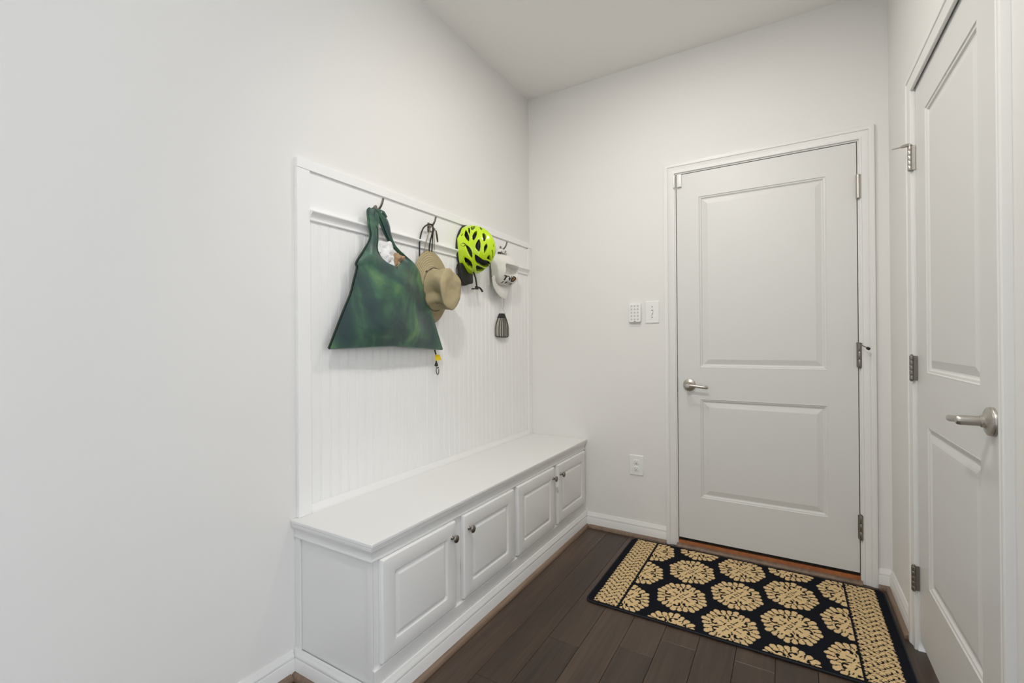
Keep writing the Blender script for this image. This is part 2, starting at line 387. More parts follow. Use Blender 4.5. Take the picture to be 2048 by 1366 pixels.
# ------------------------------------------------------------------ bench
BN = tag(empty('storage_bench', (.2, -.86, 0)), 'long white built-in storage bench with four raised-panel doors under the coat panel', 'bench')
BF = .379; LB = -1.712
mb = MB(); mb.box((.0005, LB+.004, 0), (BF, -.0005, .535)); mb.build('carcass', M['bench'], BN)
mb = MB(); mb.box((.0005, -1.733, .5275), (.4015, -.0005, .54), .0025, 2); mb.build('bench_top', M['bench'], BN)
CROWN = [(0, .474), (.006, .474), (.0085, .477), (.0085, .481), (.005, .484), (.0045, .487), (.006, .496), (.0095, .505), (.015, .512), (.0165, .515), (.016, .518), (.0195, .521), (.0195, .5275), (0, .5275)]
mb = MB(); mb.loft([[(.0005, LB-n, v) for n, v in CROWN], [(BF+n, LB-n, v) for n, v in CROWN], [(BF+n, -.0005, v) for n, v in CROWN]]); mb.build('top_moulding', M['bench'], BN, smooth=30)
mb = MB(); mb.box((.0005, LB+.0035, .08), (.027, LB-.004, .474), .001, 1); mb.build('side_trim', M['bench'], BN)
mb = MB(); mb.box((BF-.022, LB+.0035, .08), (BF+.0005, LB-.0005, .474), .001, 1); mb.build('corner_post', M['bench'], BN)
mb = MB(); mb.loft([[(BF+n, y, v) for n, v in ((0, .02), (.008, .02), (.008, .138), (.006, .141), (0, .1415))] for y in (LB-.0004, -.0005)]); mb.build('toe_board', M['bench'], BN)
Bb = [(n-.0135, v) for n, v in BASE]
BBASE = [(-.014, .0)]+[(n, v) for n, v in Bb[1:-1]]+[(-.014, .09)]
mb = MB(); mb.loft([[(.0005, BY-n, v) for n, v in BBASE], [(BX+n, BY-n, v) for n, v in BBASE], [(BX+n, -.0005, v) for n, v in BBASE]]); mb.build('bench_baseboard', M['bench'], BN, smooth=30)
mb = MB(); mb.loft([[(.0005, BY-n-.0001, v) for n, v in SHOE], [(BX+n+.0001, BY-n-.0001, v) for n, v in SHOE], [(BX+n+.0001, -.0005, v) for n, v in SHOE]]); mb.build('shoe_moulding', M['shoe'], BN, smooth=40)
DR = [(.0, .012, .003), (.0012, .0155, .003), (.004, .0185, .004), (.008, .0195, .005), (.051, .0195, .006), (.053, .0188, .008), (.056, .0145, .011), (.0595, .0132, .0125), (.063, .0140, .008), (.070, .0175, .003), (.073, .0188, .002), (.0745, .019, .001)]
knob0 = None
for k, (a, b, ky) in enumerate(((-1.687, -1.318, -1.344), (-1.268, -.889, -1.238), (-.851, -.461, -.484), (-.418, -.028, -.387))):
    mb = MB(); ring_door(mb, P_left, a, b, .150, .4735, BF+.0008, [(i, BF+n, r) for i, n, r in DR])
    d = mb.build('bench_door', M['bench'], BN, smooth=28)
    kl = Vector((BF+.0195, ky, .418))
    if knob0 is None:
        mb = MB(); mb.lathe([(.008, 0), (.008, .0015), (.0055, .003), (.0045, .007), (.005, .011), (.009, .0145), (.0132, .018), (.0145, .021), (.0138, .0235), (.0105, .0255), (.005, .0268), (.001, .027)], kl, (1, 0, 0), 20)
        knob0 = mb.build('door_knob', M['nickel_dark'], d, smooth=60); off = Vector(WLOC[knob0.name])-kl
    else: copy_part(knob0, d, kl+off)

# ------------------------------------------------------------------ coat panel
CP = tag(empty('coat_rack_panel', (.01, -.855, .54)), 'white beadboard coat panel with hooks on the left wall above the bench', 'coat rack')
T = .0172; PY = -1.71; PT = 1.8024
mb = MB(); mb.box((.0005, PY+.001, .5405), (.0055, -.001, PT-.001)); mb.build('backing', M['panel'], CP)
mb = MB(); mb.box((.0005, PY, .5402), (T, -1.66, 1.767), .0008, 1); mb.build('stile', M['panel'], CP)
mb = MB(); mb.box((.0005, -.052, .5402), (T, -.0008, 1.767), .0008, 1); mb.build('stile', M['panel'], CP)
mb = MB(); mb.box((.0005, PY, 1.7674), (T+.0012, -.0008, PT), .0008, 1); mb.build('top_rail', M['panel'], CP)
mb = MB(); mb.box((.0055, -1.6597, 1.622), (.0135, -.0523, 1.7585)); mb.build('hook_board', M['panel'], CP)
mb = MB(); mb.box((.0055, -1.6597, 1.7585), (.0075, -.0523, 1.7673)); mb.build('reveal', M['panel'], CP)
# bead boards
bp_ = (1.66-.052)/39
prof = [(0, .0082), (.001, .0098), (.0028, .0102), (.0044, .0098), (.0054, .0083), (.0066, .0102), (bp_-.001, .0102), (bp_, .0082)]
first = None
for i in range(39):
    y0 = -1.66+bp_*i
    if first is None:
        mb = MB(); lo, hi = .572, 1.595
        mb.loft([[(n, y0+d, z) for d, n in prof]+[(.0056, y0+bp_, z), (.0056, y0, z)] for z in (lo, hi)])
        first = mb.build('bead_board', M['panel'], CP); fw = Vector(WLOC[first.name])
    else: copy_part(first, CP, fw+Vector((0, bp_*i, 0)))
CAPM = [(0, 1.626), (.0265, 1.626), (.0275, 1.6225), (.0265, 1.619), (.0245, 1.6175), (.0185, 1.612), (.0135, 1.6035), (.0105, 1.5975), (.0105, 1.5955), (.0125, 1.5945), (.0120, 1.5905), (.0085, 1.5875), (0, 1.5875)]
mb = MB(); mb.loft([[(.006+n, y, v) for n, v in CAPM] for y in (-1.6597, -.0523)]); mb.build('cap_moulding', M['panel'], CP, smooth=30)
BOTM = [(0, .5402), (.013, .5402), (.013, .546), (.0105, .553), (.0065, .562), (.0055, .5685), (.003, .572), (0, .572)]
mb = MB(); mb.loft([[(.0058+n, y, v) for n, v in BOTM] for y in (-1.6597, -.0523)]); mb.build('base_moulding', M['panel'], CP, smooth=30)
mb = MB(); mb.loft([[(.0103+.006*math.cos(a), -1.6597+.006*math.sin(a), z) for a in np.linspace(-PI/2, PI/2, 6)] for z in (.572, 1.5875)])
HOOKY = [-1.353, -1.024, -.70, -.383]
hk = None
def hook_parts(y, z=1.7):
    mb = MB(); mb.loft([[(.0136, y+a, z+b) for a, b in rrect(-.009, .009, -.026, .022, .008, 4)], [(.0162, y+a, z+b) for a, b in rrect(-.009, .009, -.026, .022, .008, 4)], [(.0172, y+a, z+b) for a, b in rrect(-.007, .007, -.024, .020, .0065, 4)]])
    mb.tube([(.0165, y, z+.004), (.026, y, z+.0005), (.038, y, z+.004), (.048, y, z+.014), (.0545, y, z+.026), (.058, y, z+.036), (.0605, y, z+.043)], [.0045, .0045, .0045, .0044, .0042, .0042, .0046], 10, flat=1.25)
    mb.tube([(.0165, y, z-.012), (.026, y, z-.022), (.036, y, z-.027), (.045, y, z-.024), (.0495, y, z-.016), (.050, y, z-.010)], [.0042, .004, .004, .004, .004, .0044], 10)
    return mb
for y in HOOKY:
    if hk is None: hk = hook_parts(y).build('coat_hook', M['nickel_dark'], CP, smooth=50); hw = Vector(WLOC[hk.name])
    else: copy_part(hk, CP, hw+Vector((0, y-HOOKY[0], 0)))

# ------------------------------------------------------------------ wall devices
KP = tag(empty('alarm_keypad', (.7115, 0, 1.257)), 'small white fifteen-button alarm keypad left of the light switch', 'keypad')
mb = MB(); u0, u1, v0, v1 = .6765, .7465, 1.2595, 1.3685
mb.loft([[P_back(a, b, .0005) for a, b in rrect(u0+.004, u1-.004, v0+.004, v1-.002, .008)], [P_back(a, b, .010) for a, b in rrect(u0+.001, u1-.001, v0+.001, v1, .009)], [P_back(a, b, .014) for a, b in rrect(u0, u1, v0, v1, .009)], [P_back(a, b, .019) for a, b in rrect(u0, u1, v0, v1, .009)], [P_back(a, b, .0215) for a, b in rrect(u0+.0025, u1-.0025, v0+.0025, v1-.0025, .008)]])
mb.build('keypad_body', M['plastic'], KP, smooth=35)
btn = None
for r in range(5):
    for c in range(3):
        u, v = .6925+.0185*c, 1.3545-.0195*r
        if btn is None:
            mb = MB(); mb.loft([[P_back(u+a, v+b, .0212) for a, b in rrect(-.0055, .0055, -.0055, .0055, .0045, 3)], [P_back(u+a, v+b, .0224) for a, b in rrect(-.005, .005, -.005, .005, .0045, 3)]]); btn = mb.build('button', M['button'], KP, smooth=40); bw = Vector(WLOC[btn.name])
        else: copy_part(btn, KP, bw+Vector((.0185*c, 0, -.0195*r)))
mb = MB(); mb.fbox(P_back, (.7055, .7175), (1.2625, 1.2665), (.0212, .0218)); mb.build('logo_mark', M['grey_mark'], KP)

SWI = tag(empty('light_switch', (.8088, 0, 1.249)), 'white single toggle light switch plate right beside the entry door casing', 'switch')
def plate(u0, u1, v0, v1, par):
    mb = MB(); mb.loft([[P_back(a, b, .0004) for a, b in rrect(u0, u1, v0, v1, .004)], [P_back(a, b, .003) for a, b in rrect(u0, u1, v0, v1, .004)], [P_back(a, b, .0062) for a, b in rrect(u0+.004, u1-.004, v0+.004, v1-.004, .003)]]); return mb.build('wall_plate', M['plastic'], par, smooth=30)
plate(.7685, .849, 1.2515, 1.3805, SWI)
mb = MB(); mb.fbox(P_back, (.8035, .8140), (1.304, 1.328), (.0062, .0068)); mb.build('toggle_slot', M['grey_mark'], SWI)
mb = MB(); mb.loft([[P_back(.8045, 1.308, .0065), P_back(.813, 1.308, .0065), P_back(.813, 1.324, .0065), P_back(.8045, 1.324, .0065)], [P_back(.8055, 1.3035, .017), P_back(.812, 1.3035, .017), P_back(.812, 1.3105, .0185), P_back(.8055, 1.3105, .0185)]]); mb.build('toggle', M['plastic'], SWI)
for v in (1.2855, 1.3465):
    mb = MB(); mb.lathe([(.0032, .0062), (.003, .0072), (.0012, .0074)], P_back(.8088, v, 0), (0, -1, 0), 10); mb.build('screw', M['grey_mark'], SWI)
OUT = tag(empty('wall_outlet', (.709, 0, .356)), 'white duplex power outlet low on the far wall beside the bench', 'outlet')
plate(.668, .7505, .3585, .4775, OUT)
for v in (.4375, .3985):
    mb = MB(); mb.loft([[P_back(.709+a, v+b, n) for a, b in rrect(-.0172+i, .0172-i, -.0155+i, .0155-i, .0125, 5)] for i, n in ((0, .006), (0, .0082), (.0012, .009))])
    rc = mb.build('receptacle', M['plastic'], OUT, smooth=35)
    for du in (-.0063, .0063):
        mb = MB(); mb.fbox(P_back, (.709+du-.0011, .709+du+.0011), (v-.0005, v+.0085), (.009, .0093)); mb.build('slot', M['grey_mark'], rc)
    mb = MB(); mb.lathe([(.0026, .009), (.0026, .0094)], P_back(.709, v-.0075, 0), (0, -1, 0), 10); mb.build('ground_hole', M['gap'], rc)
mb = MB(); mb.fbox(P_back, (.9515, .9755), (2.010, 2.0795), (-.0031, .0115), .002, 2); o = mb.build('door_sensor', M['plastic'], smooth=35); tag(o, 'small white alarm contact sensor at the upper left corner of the entry door', 'sensor')
mb = MB(); mb.fbox(P_back, (.932, .9405), (2.008, 2.072), (.0093, .0185), .0015, 2); o = mb.build('sensor_magnet', M['plastic'], smooth=35); tag(o, 'narrow white sensor magnet on the door casing beside the contact sensor', 'magnet')

# ------------------------------------------------------------------ rug
def rug():
    x0, x1, y0, y1 = .701, 1.842, -.790, -.0500
    st = .0023; nx, ny = int((x1-x0)/st), int((y1-y0)/st)
    X, Y = np.meshgrid(np.linspace(x0, x1, nx+1), np.linspace(y0, y1, ny+1))
    def fold(a, k): s = 2*PI/k; return (a+s/2) % s - s/2, np.floor((a+s/2)/s)
    wob = np.random.RandomState(11)
    def soft(sc):                       # smooth random field, gives the woven outline its unevenness
        g = wob.uniform(-1, 1, (int(12*sc)+2, int(18*sc)+2)); yy_ = np.linspace(0, g.shape[0]-1.001, X.shape[0]); xx_ = np.linspace(0, g.shape[1]-1.001, X.shape[1])
        a0, b0 = yy_.astype(int)[:, None], xx_.astype(int)[None, :]; fy, fx_ = yy_[:, None]-a0, xx_[None, :]-b0
        return (g[a0, b0]*(1-fy)+g[a0+1, b0]*fy)*(1-fx_)+(g[a0, b0+1]*(1-fy)+g[a0+1, b0+1]*fy)*fx_
    wx, wy = soft(5)*.0022, soft(5)*.0022
    def med(cx, cy):
        u, v = (X+wx-cx)/.1085, (Y+wy-cy)/.1255
        r = np.hypot(u, v); a = np.arctan2(v, u)
        m = r < .77
        d, i1 = fold(a+.13, 24); ad = np.abs(d); alt = i1 % 3
        rad = np.where(alt == 0, .895, np.where(alt == 1, .855, .84)); sz = np.where(alt == 0, .104, .092)
        m |= np.hypot(r*np.cos(d)-rad, r*np.sin(d)) < sz
        m |= np.hypot(r*np.cos(d)-.80, r*np.sin(d)) < .078
        k = (np.abs(ad-PI/24)*r < .017) & (r > .735+.03*np.cos(i1*2.1)) & (r < .93)
        k |= np.hypot((r*np.cos(d)-.715)*.6, (ad*r-.075)) < np.where(alt == 1, .026, .012)
        d2, i2 = fold(a+.13, 8); sg = np.where(i2 % 2 == 0, 1, -1)
        lx, ly = r*np.cos(d2)-.53, (r*np.sin(d2)-.0)*sg
        rr = np.hypot(lx*1.1, ly); aa = np.arctan2(ly, lx)
        k |= (np.abs(rr-.125) < .040-.012*np.cos(aa)) & (aa > -.6) & (aa < 2.75)
        k |= np.hypot(lx-.105, ly+.045) < .062
        d3, _ = fold(a+.13+PI/8, 8); s3 = r*np.sin(d3)
        k |= (np.abs(s3) < .022) & (r > .26) & (r < .44)
        k |= (np.abs(np.abs(s3)-.055) < .018) & (r > .60) & (r < .70)
        d4, _ = fold(a+.4, 4)
        k |= (np.abs(r-.205) < .026) & (np.abs(d4) < .40)
        k |= np.abs(np.abs(u)+np.abs(v)-.085) < .022
        return m & ~k
    B = np.zeros(X.shape, bool)
    cl, cr = .844, 1.6955
    mid = (X > cl+.006) & (X < cr-.006) & (Y > -.777) & (Y < -.060)
    for j, cx in enumerate((.849, 1.064, 1.273, 1.481, 1.692)):
        for k in range(-1, 5):
            cy = (-.035 if j % 2 else -.162)-.262*k
            if j % 2 == 0: cy = -.160-.2625*k
            B |= med(cx, cy) & mid
    # side borders
    yy = Y*1.0
    sc = .007*np.abs(np.sin(yy*PI/.024))+.004*np.abs(np.sin(yy*PI/.013+1))
    for xa, xb in ((.738, .8375), (1.7025, 1.806)):
        zone = (X > xa-sc+.004) & (X < xb+sc*.5-.003) & (Y > -.775) & (Y < -.060)
        k = np.zeros(X.shape, bool); px, py = .0330, .0345
        for off in (0, 1):
            uu = (X+wx*1.3-xa+off*px/2) % px - px/2; vv = (Y+wy*1.3+off*py/2) % py - py/2
            ci = np.floor((X+wx*1.3-xa+off*px/2)/px)+off*1; s = np.where(ci % 2 == 0, 1, -1)
            rr = np.hypot(uu*.9, vv); aa = np.arctan2(vv*s, uu)
            k |= (np.abs(rr-.0075) < .0021+.0008*np.cos(aa)) & (aa > -.5) & (aa < 2.4)
            k |= np.hypot(uu-.0062, vv*s+.0028) < .0036
            k |= (np.abs(vv*s-.006*np.sin(uu*260)) < .0014) & (np.abs(uu) > .0095)
        B |= zone & ~k
    jit = np.random.RandomState(3)
    Z = np.where(B, .0082, .0070)+jit.uniform(-.0003, .0003, X.shape)
    edge = np.minimum(np.minimum(X-x0, x1-X), np.minimum(Y-y0, y1-Y)); Z = np.where(edge < .003, .0045, Z)
    # rounded corners
    R = .03; Xc = np.clip(X, x0+R, x1-R); Yc = np.clip(Y, y0+R, y1-R); dx, dy = X-Xc, Y-Yc
    mx = np.maximum(np.abs(dx), np.abs(dy)); hy = np.hypot(dx, dy); f = np.where((dx != 0) & (dy != 0), mx/np.maximum(hy, 1e-9), 1)
    Xr, Yr = Xc+dx*f, Yc+dy*f
    co = np.stack([Xr-1.2715, Yr+.4175, Z], -1).reshape(-1, 3)
    idx = np.arange((nx+1)*(ny+1)).reshape(ny+1, nx+1)
    q = np.stack([idx[:-1, :-1], idx[:-1, 1:], idx[1:, 1:], idx[1:, :-1]], -1).reshape(-1, 4)
    me = bpy.data.meshes.new('pile'); me.vertices.add(len(co)); me.vertices.foreach_set('co', co.ravel())
    me.loops.add(q.size); me.loops.foreach_set('vertex_index', q.ravel().astype(np.int32))
    me.polygons.add(len(q)); me.polygons.foreach_set('loop_start', (np.arange(len(q))*4).astype(np.int32)); me.polygons.foreach_set('loop_total', np.full(len(q), 4, np.int32))
    me.update(); me.validate()
    at = me.color_attributes.new('dye', 'FLOAT_COLOR', 'POINT')
    t = jit.uniform(-.14, .14, B.size)[:, None]
    tan, navy = np.array(lin('#dfc291')[:3]), np.array(lin('#16181f')[:3])
    c = np.where(B.reshape(-1, 1), tan*(1+t), navy*(1+t*1.5)); c = np.concatenate([c, np.ones((len(c), 1))], 1)
    at.data.foreach_set('color', c.ravel())
    m = bpy.data.materials.new('rug_pile'); m.use_nodes = True; N, L = m.node_tree.nodes, m.node_tree.links; b = N['Principled BSDF']
    a = N.new('ShaderNodeAttribute'); a.attribute_name = 'dye'; L.new(a.outputs['Color'], b.inputs['Base Color']); b.inputs['Roughness'].default_value = .95
    b.inputs['Specular IOR Level'].default_value = .1
    tcn = N.new('ShaderNodeTexCoord'); n = N.new('ShaderNodeTexNoise'); n.inputs['Scale'].default_value = 700; L.new(tcn.outputs['Object'], n.inputs['Vector'])
    bp = N.new('ShaderNodeBump'); bp.inputs['Strength'].default_value = .5; bp.inputs['Distance'].default_value = .002; L.new(n.outputs['Fac'], bp.inputs['Height']); L.new(bp.outputs[0], b.inputs['Normal'])
    me.materials.append(m)
    RG = tag(empty('door_rug', (1.2715, -.4175, 0)), 'navy rug with tan lace medallions lying in front of the entry door', 'rug')
    o = bpy.data.objects.new('pile', me); COL.objects.link(o); o.parent = RG
    mbk = MB(); mbk.loft([[(a, b, .0003) for a, b in rrect(x0+.001, x1-.001, y0+.001, y1-.001, .03, 6)], [(a, b, .0044) for a, b in rrect(x0+.001, x1-.001, y0+.001, y1-.001, .03, 6)]]); mbk.build('backing', M['black'], RG)
    mbk = MB(); pts = rrect(x0+.001, x1-.001, y0+.001, y1-.001, .029, 6); secs = []
    nn = len(pts)
    for i, (a, b) in enumerate(pts):
        p, q2 = Vector(pts[i-1]), Vector(pts[(i+1) % nn]); tv = (q2-p).normalized(); no = Vector((tv.y, -tv.x))
        secs.append([(a+no.x*.0036*math.cos(g), b+no.y*.0036*math.cos(g), .0044+.0038*math.sin(g)) for g in np.linspace(0, 2*PI, 9)[:-1]])
    secs.append(secs[0]); mbk.loft(secs, caps=False); mbk.build('binding', mat('navy_binding', '#12141b', .8, bump=.2, bscale=800), RG, smooth=50)
rug()

# ------------------------------------------------------------------ tote bag
def lerp_poly(pts, t):
    # pts evenly keyed 0..1, Catmull-Rom
    n = len(pts)-1; f = min(max(t, 0), 1)*n; i = min(int(f), n-1); u = f-i
    p = [pts[max(i-1, 0)], pts[i], pts[i+1], pts[min(i+2, n)]]
    return tuple(.5*(2*p[1][k]+(-p[0][k]+p[2][k])*u+(2*p[0][k]-5*p[1][k]+4*p[2][k]-p[3][k])*u*u+(-p[0][k]+3*p[1][k]-3*p[2][k]+p[3][k])*u**3) for k in range(len(p[0])))
LO = [(-1.403, 1.693), (-1.418, 1.674), (-1.416, 1.619), (-1.413, 1.572), (-1.45, 1.513), (-1.488, 1.459), (-1.486, 1.438), (-1.501, 1.388), (-1.517, 1.336), (-1.545, 1.279), (-1.576, 1.213), (-1.614, 1.13)]
LI = [(-1.38, 1.683), (-1.377, 1.655), (-1.379, 1.615), (-1.381, 1.573), (-1.387, 1.53), (-1.375, 1.503), (-1.346, 1.48), (-1.303, 1.458), (-1.306, 1.386), (-1.31, 1.305), (-1.314, 1.218), (-1.318, 1.136)]
RO = [(-1.381, 1.696), (-1.328, 1.672), (-1.309, 1.642), (-1.302, 1.603), (-1.28, 1.56), (-1.216, 1.518), (-1.148, 1.477), (-1.126, 1.424), (-1.096, 1.363), (-1.063, 1.295), (-1.03, 1.222), (-.982, 1.116)]
RI = [(-1.385, 1.682), (-1.363, 1.661), (-1.343, 1.629), (-1.323, 1.59), (-1.294, 1.554), (-1.26, 1.531), (-1.245, 1.506), (-1.303, 1.458), (-1.306, 1.386), (-1.31, 1.305), (-1.314, 1.218), (-1.318, 1.136)]
def bag_mat():
    m = bpy.data.materials.new('green_nylon'); m.use_nodes = True; N, L = m.node_tree.nodes, m.node_tree.links; b = N['Principled BSDF']
    tc = N.new('ShaderNodeTexCoord')
    n = N.new('ShaderNodeTexNoise'); n.inputs['Scale'].default_value = 5.5; n.inputs['Detail'].default_value = 6; n.inputs['Distortion'].default_value = .8
    mp = N.new('ShaderNodeMapping'); mp.inputs['Scale'].default_value = (1, 1.3, 1.1); L.new(tc.outputs['Object'], mp.inputs['Vector']); L.new(mp.outputs[0], n.inputs['Vector'])
    cr = N.new('ShaderNodeValToRGB'); e = cr.color_ramp.elements
    e[0].position = .32; e[0].color = lin('#233a3e'); e[1].position = .70; e[1].color = lin('#668a54')
    k = e.new(.47); k.color = lin('#2e4d43'); k = e.new(.56); k.color = lin('#3d644d')
    # dye drifts to lighter yellow-green on the right, teal low down
    sp = N.new('ShaderNodeSeparateXYZ'); L.new(tc.outputs['Object'], sp.inputs[0])
    ma = N.new('ShaderNodeMath'); ma.operation = 'MULTIPLY_ADD'; ma.inputs[1].default_value = .26; L.new(sp.outputs['Y'], ma.inputs[0]); L.new(n.outputs['Fac'], ma.inputs[2])
    mz = N.new('ShaderNodeMath'); mz.operation = 'MULTIPLY_ADD'; mz.inputs[1].default_value = .14; L.new(sp.outputs['Z'], mz.inputs[0]); L.new(ma.outputs[0], mz.inputs[2])
    L.new(mz.outputs[0], cr.inputs['Fac']); L.new(cr.outputs['Color'], b.inputs['Base Color'])
    b.inputs['Roughness'].default_value = .42; b.inputs['Sheen Weight'].default_value = .15
    n2 = N.new('ShaderNodeTexNoise'); n2.inputs['Scale'].default_value = 45; n2.inputs['Detail'].default_value = 4; L.new(tc.outputs['Object'], n2.inputs['Vector'])
    bp = N.new('ShaderNodeBump'); bp.inputs['Strength'].default_value = .35; bp.inputs['Distance'].default_value = .004; L.new(n2.outputs['Fac'], bp.inputs['Height']); L.new(bp.outputs[0], b.inputs['Normal'])
    return m
M['bag'] = bag_mat(); M['bag_seam'] = mat('dark_green_seam', '#1a2c24', .7, bump=.5, bscale=600)
BG = tag(empty('tote_bag', (.07, -1.3, 1.116)), 'green tie-dyed nylon tote bag hanging from the first hook', 'bag')
def bag_sheet(front):
    for side, O_, I_ in ((0, LO, LI), (1, RO, RI)):
        nt, ns = 72, 22; rows = []
        for i in range(nt+1):
            t = i/nt; a, b = lerp_poly(O_, t), lerp_poly(I_, t); row = []
            for j in range(ns+1):
                s = j/ns; y = a[0]*(1-s)+b[0]*s; z = a[1]*(1-s)+b[1]*s
                body = max(0, min(1, (1.56-z)/.16)); low = max(0, min(1, (z-1.118)/.10)); low = low*low*(3-2*low)
                up_ = max(0, min(1, (z-1.43)/.10)); up_ = up_*up_*(3-2*up_); across = math.sin(s*PI/2)**(1.2 if side == 0 else 2.1)*(1-up_)+up_*math.sin(s*PI)**.8
                blg = (.047*body*(.25+.75*low))*across
                blg = max(blg, .007*math.sin(s*PI)*up_)
                hold = max(0, min(1, (z-1.5)/.18))
                if front:
                    x = .062+.0*hold+blg-.014*hold
                    w = noise.noise(Vector((y*9, z*3.2, 1.7)))*.010+noise.noise(Vector((y*26, z*9, 4.1)))*.0035
                    fold = .004*math.sin((y+1.3)*46+(z-1.3)*5)*max(0, min(1, (z-1.25)/.2))
                    x += (w+fold)*body*across*(.35+.65*low)
                else:
                    x = .050-.010*body*across*low+.004*hold-.006*hold*(s if side else 1)
                    y += (-.012 if side == 0 else -.02)*hold*(1 if z > 1.55 else 0)
                row.append((x, y, z))
            rows.append(row)
        yield rows
mb = MB()
for rows in bag_sheet(True): mb.grid(rows)
mb.build('front_panel', M['bag'], BG, smooth=80, solid=.0012)
mb = MB()
for rows in bag_sheet(False): mb.grid(rows)
mb.build('back_panel', M['bag'], BG, smooth=80, solid=.0012)
# bottom gusset joins the two sheets
mb = MB(); fr = list(bag_sheet(True)); bk = list(bag_sheet(False))
for f, k in zip(fr, bk): mb.grid([f[-1], [((a[0]+b[0])/2, a[1], a[2]-.004) for a, b in zip(f[-1], k[-1])], k[-1]])
mb.build('bottom_fold', M['bag'], BG, smooth=80)
for O_, sgn in ((LO, -1), (RO, 1)):
    pts = [lerp_poly(O_, t) for t in np.linspace(.30 if sgn < 0 else .42, 1, 60)]
    mb = MB(); mb.tube([(.056, y+sgn*.0015, z) for y, z in pts], .005, 8, flat=.55); mb.build('seam', M['bag_seam'], BG, smooth=60)
for I_, t1 in ((LI, .636), (RI, .636)):
    pts = [lerp_poly(I_, t) for t in np.linspace(.05, t1, 40)]
    mb = MB(); mb.tube([(.0635-.012*max(0, min(1, (z-1.5)/.18)), y, z) for y, z in pts], .0022, 6); mb.build('neckline_hem', mat('green_hem', '#2f5540', .6), BG, smooth=60)
# leaf-shaped fold of the strap under the hook
mb = MB(); rows = []
for i in range(9):
    t = i/8; w = .0135*math.sin(PI*min(1, t*.9+.1))**.8
    rows.append([(.0585+.004*math.sin(PI*q), -1.386+.010*t*0+w*(q-.5)*1.9, 1.676-.062*t) for q in np.linspace(0, 1, 5)])
mb.grid(rows); mb.build('strap_fold', M['bag'], BG, smooth=80, solid=.002)
mb = MB(); mb.tube([(.036, -1.383, 1.655), (.040, -1.374, 1.683), (.044, -1.36, 1.690), (.050, -1.345, 1.686), (.054, -1.332, 1.668)], [.006, .009, .010, .009, .007], 10, flat=.5); mb.build('handle_loop', M['bag'], BG, smooth=60)
mb = MB(); mb.poly([(.046, -1.446, 1.519), (.044, -1.424, 1.546), (.050, -1.405, 1.540), (.052, -1.432, 1.508)]); mb.build('care_label', mat('label_cloth', '#dcdad6', .8), BG, solid=.001)
def crumple(name, outline, x, amp, mt, seed, sub=9):
    ys, zs = [p[0] for p in outline], [p[1] for p in outline]
    cy, cz = sum(ys)/len(ys), sum(zs)/len(zs); n = 48; rows = []
    for i in range(sub+1):
        t = i/sub; row = []
        for k in range(n):
            a, b = lerp_poly(list(outline)+[outline[0]], k/n)
            y, z = cy+(a-cy)*t, cz+(b-cz)*t
            d = amp*(noise.noise(Vector((y*38, z*38, seed)))+.6*noise.noise(Vector((y*90, z*90, seed+5))))
            row.append((x+.010*(1-t*t)+d, y+d*.3, z+d*.3))
        rows.append(row)
    mb = MB(); mb.grid(rows, close_u=True); mb.grid([[(x-.012, q[1], q[2]) for q in rows[-1]], rows[-1]], close_u=True)
    mb.bm.faces.new([v for v in mb.bm.verts[-2*n:-n]]) if False else None
    return mb.build(name, mt, smooth=25)
o = crumple('tissue_paper', [(-1.392, 1.50), (-1.388, 1.545), (-1.368, 1.566), (-1.336, 1.564), (-1.306, 1.577), (-1.294, 1.56), (-1.291, 1.527), (-1.282, 1.47), (-1.29, 1.43), (-1.34, 1.42), (-1.385, 1.45)], .0555, .010, mat('white_tissue', '#e2e2e2', .7, bump=.3, bscale=80), 2.0)
tag(o, 'crumpled white tissue paper sticking out of the top of the green bag', 'paper')
o = crumple('kraft_paper', [(-1.296, 1.50), (-1.290, 1.528), (-1.262, 1.527), (-1.240, 1.515), (-1.232, 1.495), (-1.25, 1.46), (-1.275, 1.44), (-1.297, 1.455)], .058, .014, mat('kraft_brown', '#a38668', .8, vary=.35, vscale=60), 8.0)
tag(o, 'crumpled brown paper in the bag opening, right of the white tissue', 'paper')

# ------------------------------------------------------------------ bungee cord
BC = tag(empty('bungee_cord', (.03, -1.0, .995)), 'black bungee cord looped over the second hook, its yellow tag showing below the bag', 'cord')
cord = [(.026, -1.10, 1.50), (.026, -1.101, 1.57), (.028, -1.098, 1.632), (.033, -1.080, 1.682), (.042, -1.052, 1.703), (.048, -1.034, 1.700), (.046, -1.032, 1.672), (.036, -1.036, 1.63), (.030, -1.040, 1.58), (.024, -1.04, 1.50), (.021, -1.03, 1.35), (.022, -1.012, 1.22), (.030, -1.004, 1.118), (.034, -1.000, 1.089), (.035, -.999, 1.045)]
mb = MB(); mb.tube([lerp_poly(cord, t) for t in np.linspace(0, 1, 90)], .0034, 8); mb.build('cord', M['black'], BC, smooth=60)
mb = MB(); mb.tube([(.040, -1.024, 1.696), (.038, -1.022, 1.66), (.032, -1.020, 1.60), (.024, -1.019, 1.55)], .0028, 8); mb.build('second_strand', M['black'], BC, smooth=60)
mb = MB(); mb.loft([[(.0365, y, z), (.0365+dx, y+dy, z), (.0355+dx, y+dy, z), (.0345, y, z)] for y, z, dx, dy in ((-1.0035, 1.090, .006, .020), (-1.0035, 1.064, .010, .030))]); mb.tube([(.035, -1.0, 1.0915), (.035, -.9995, 1.062)], .0046, 8); mb.build('tag', mat('yellow_tag', '#e6c400', .45), BC)
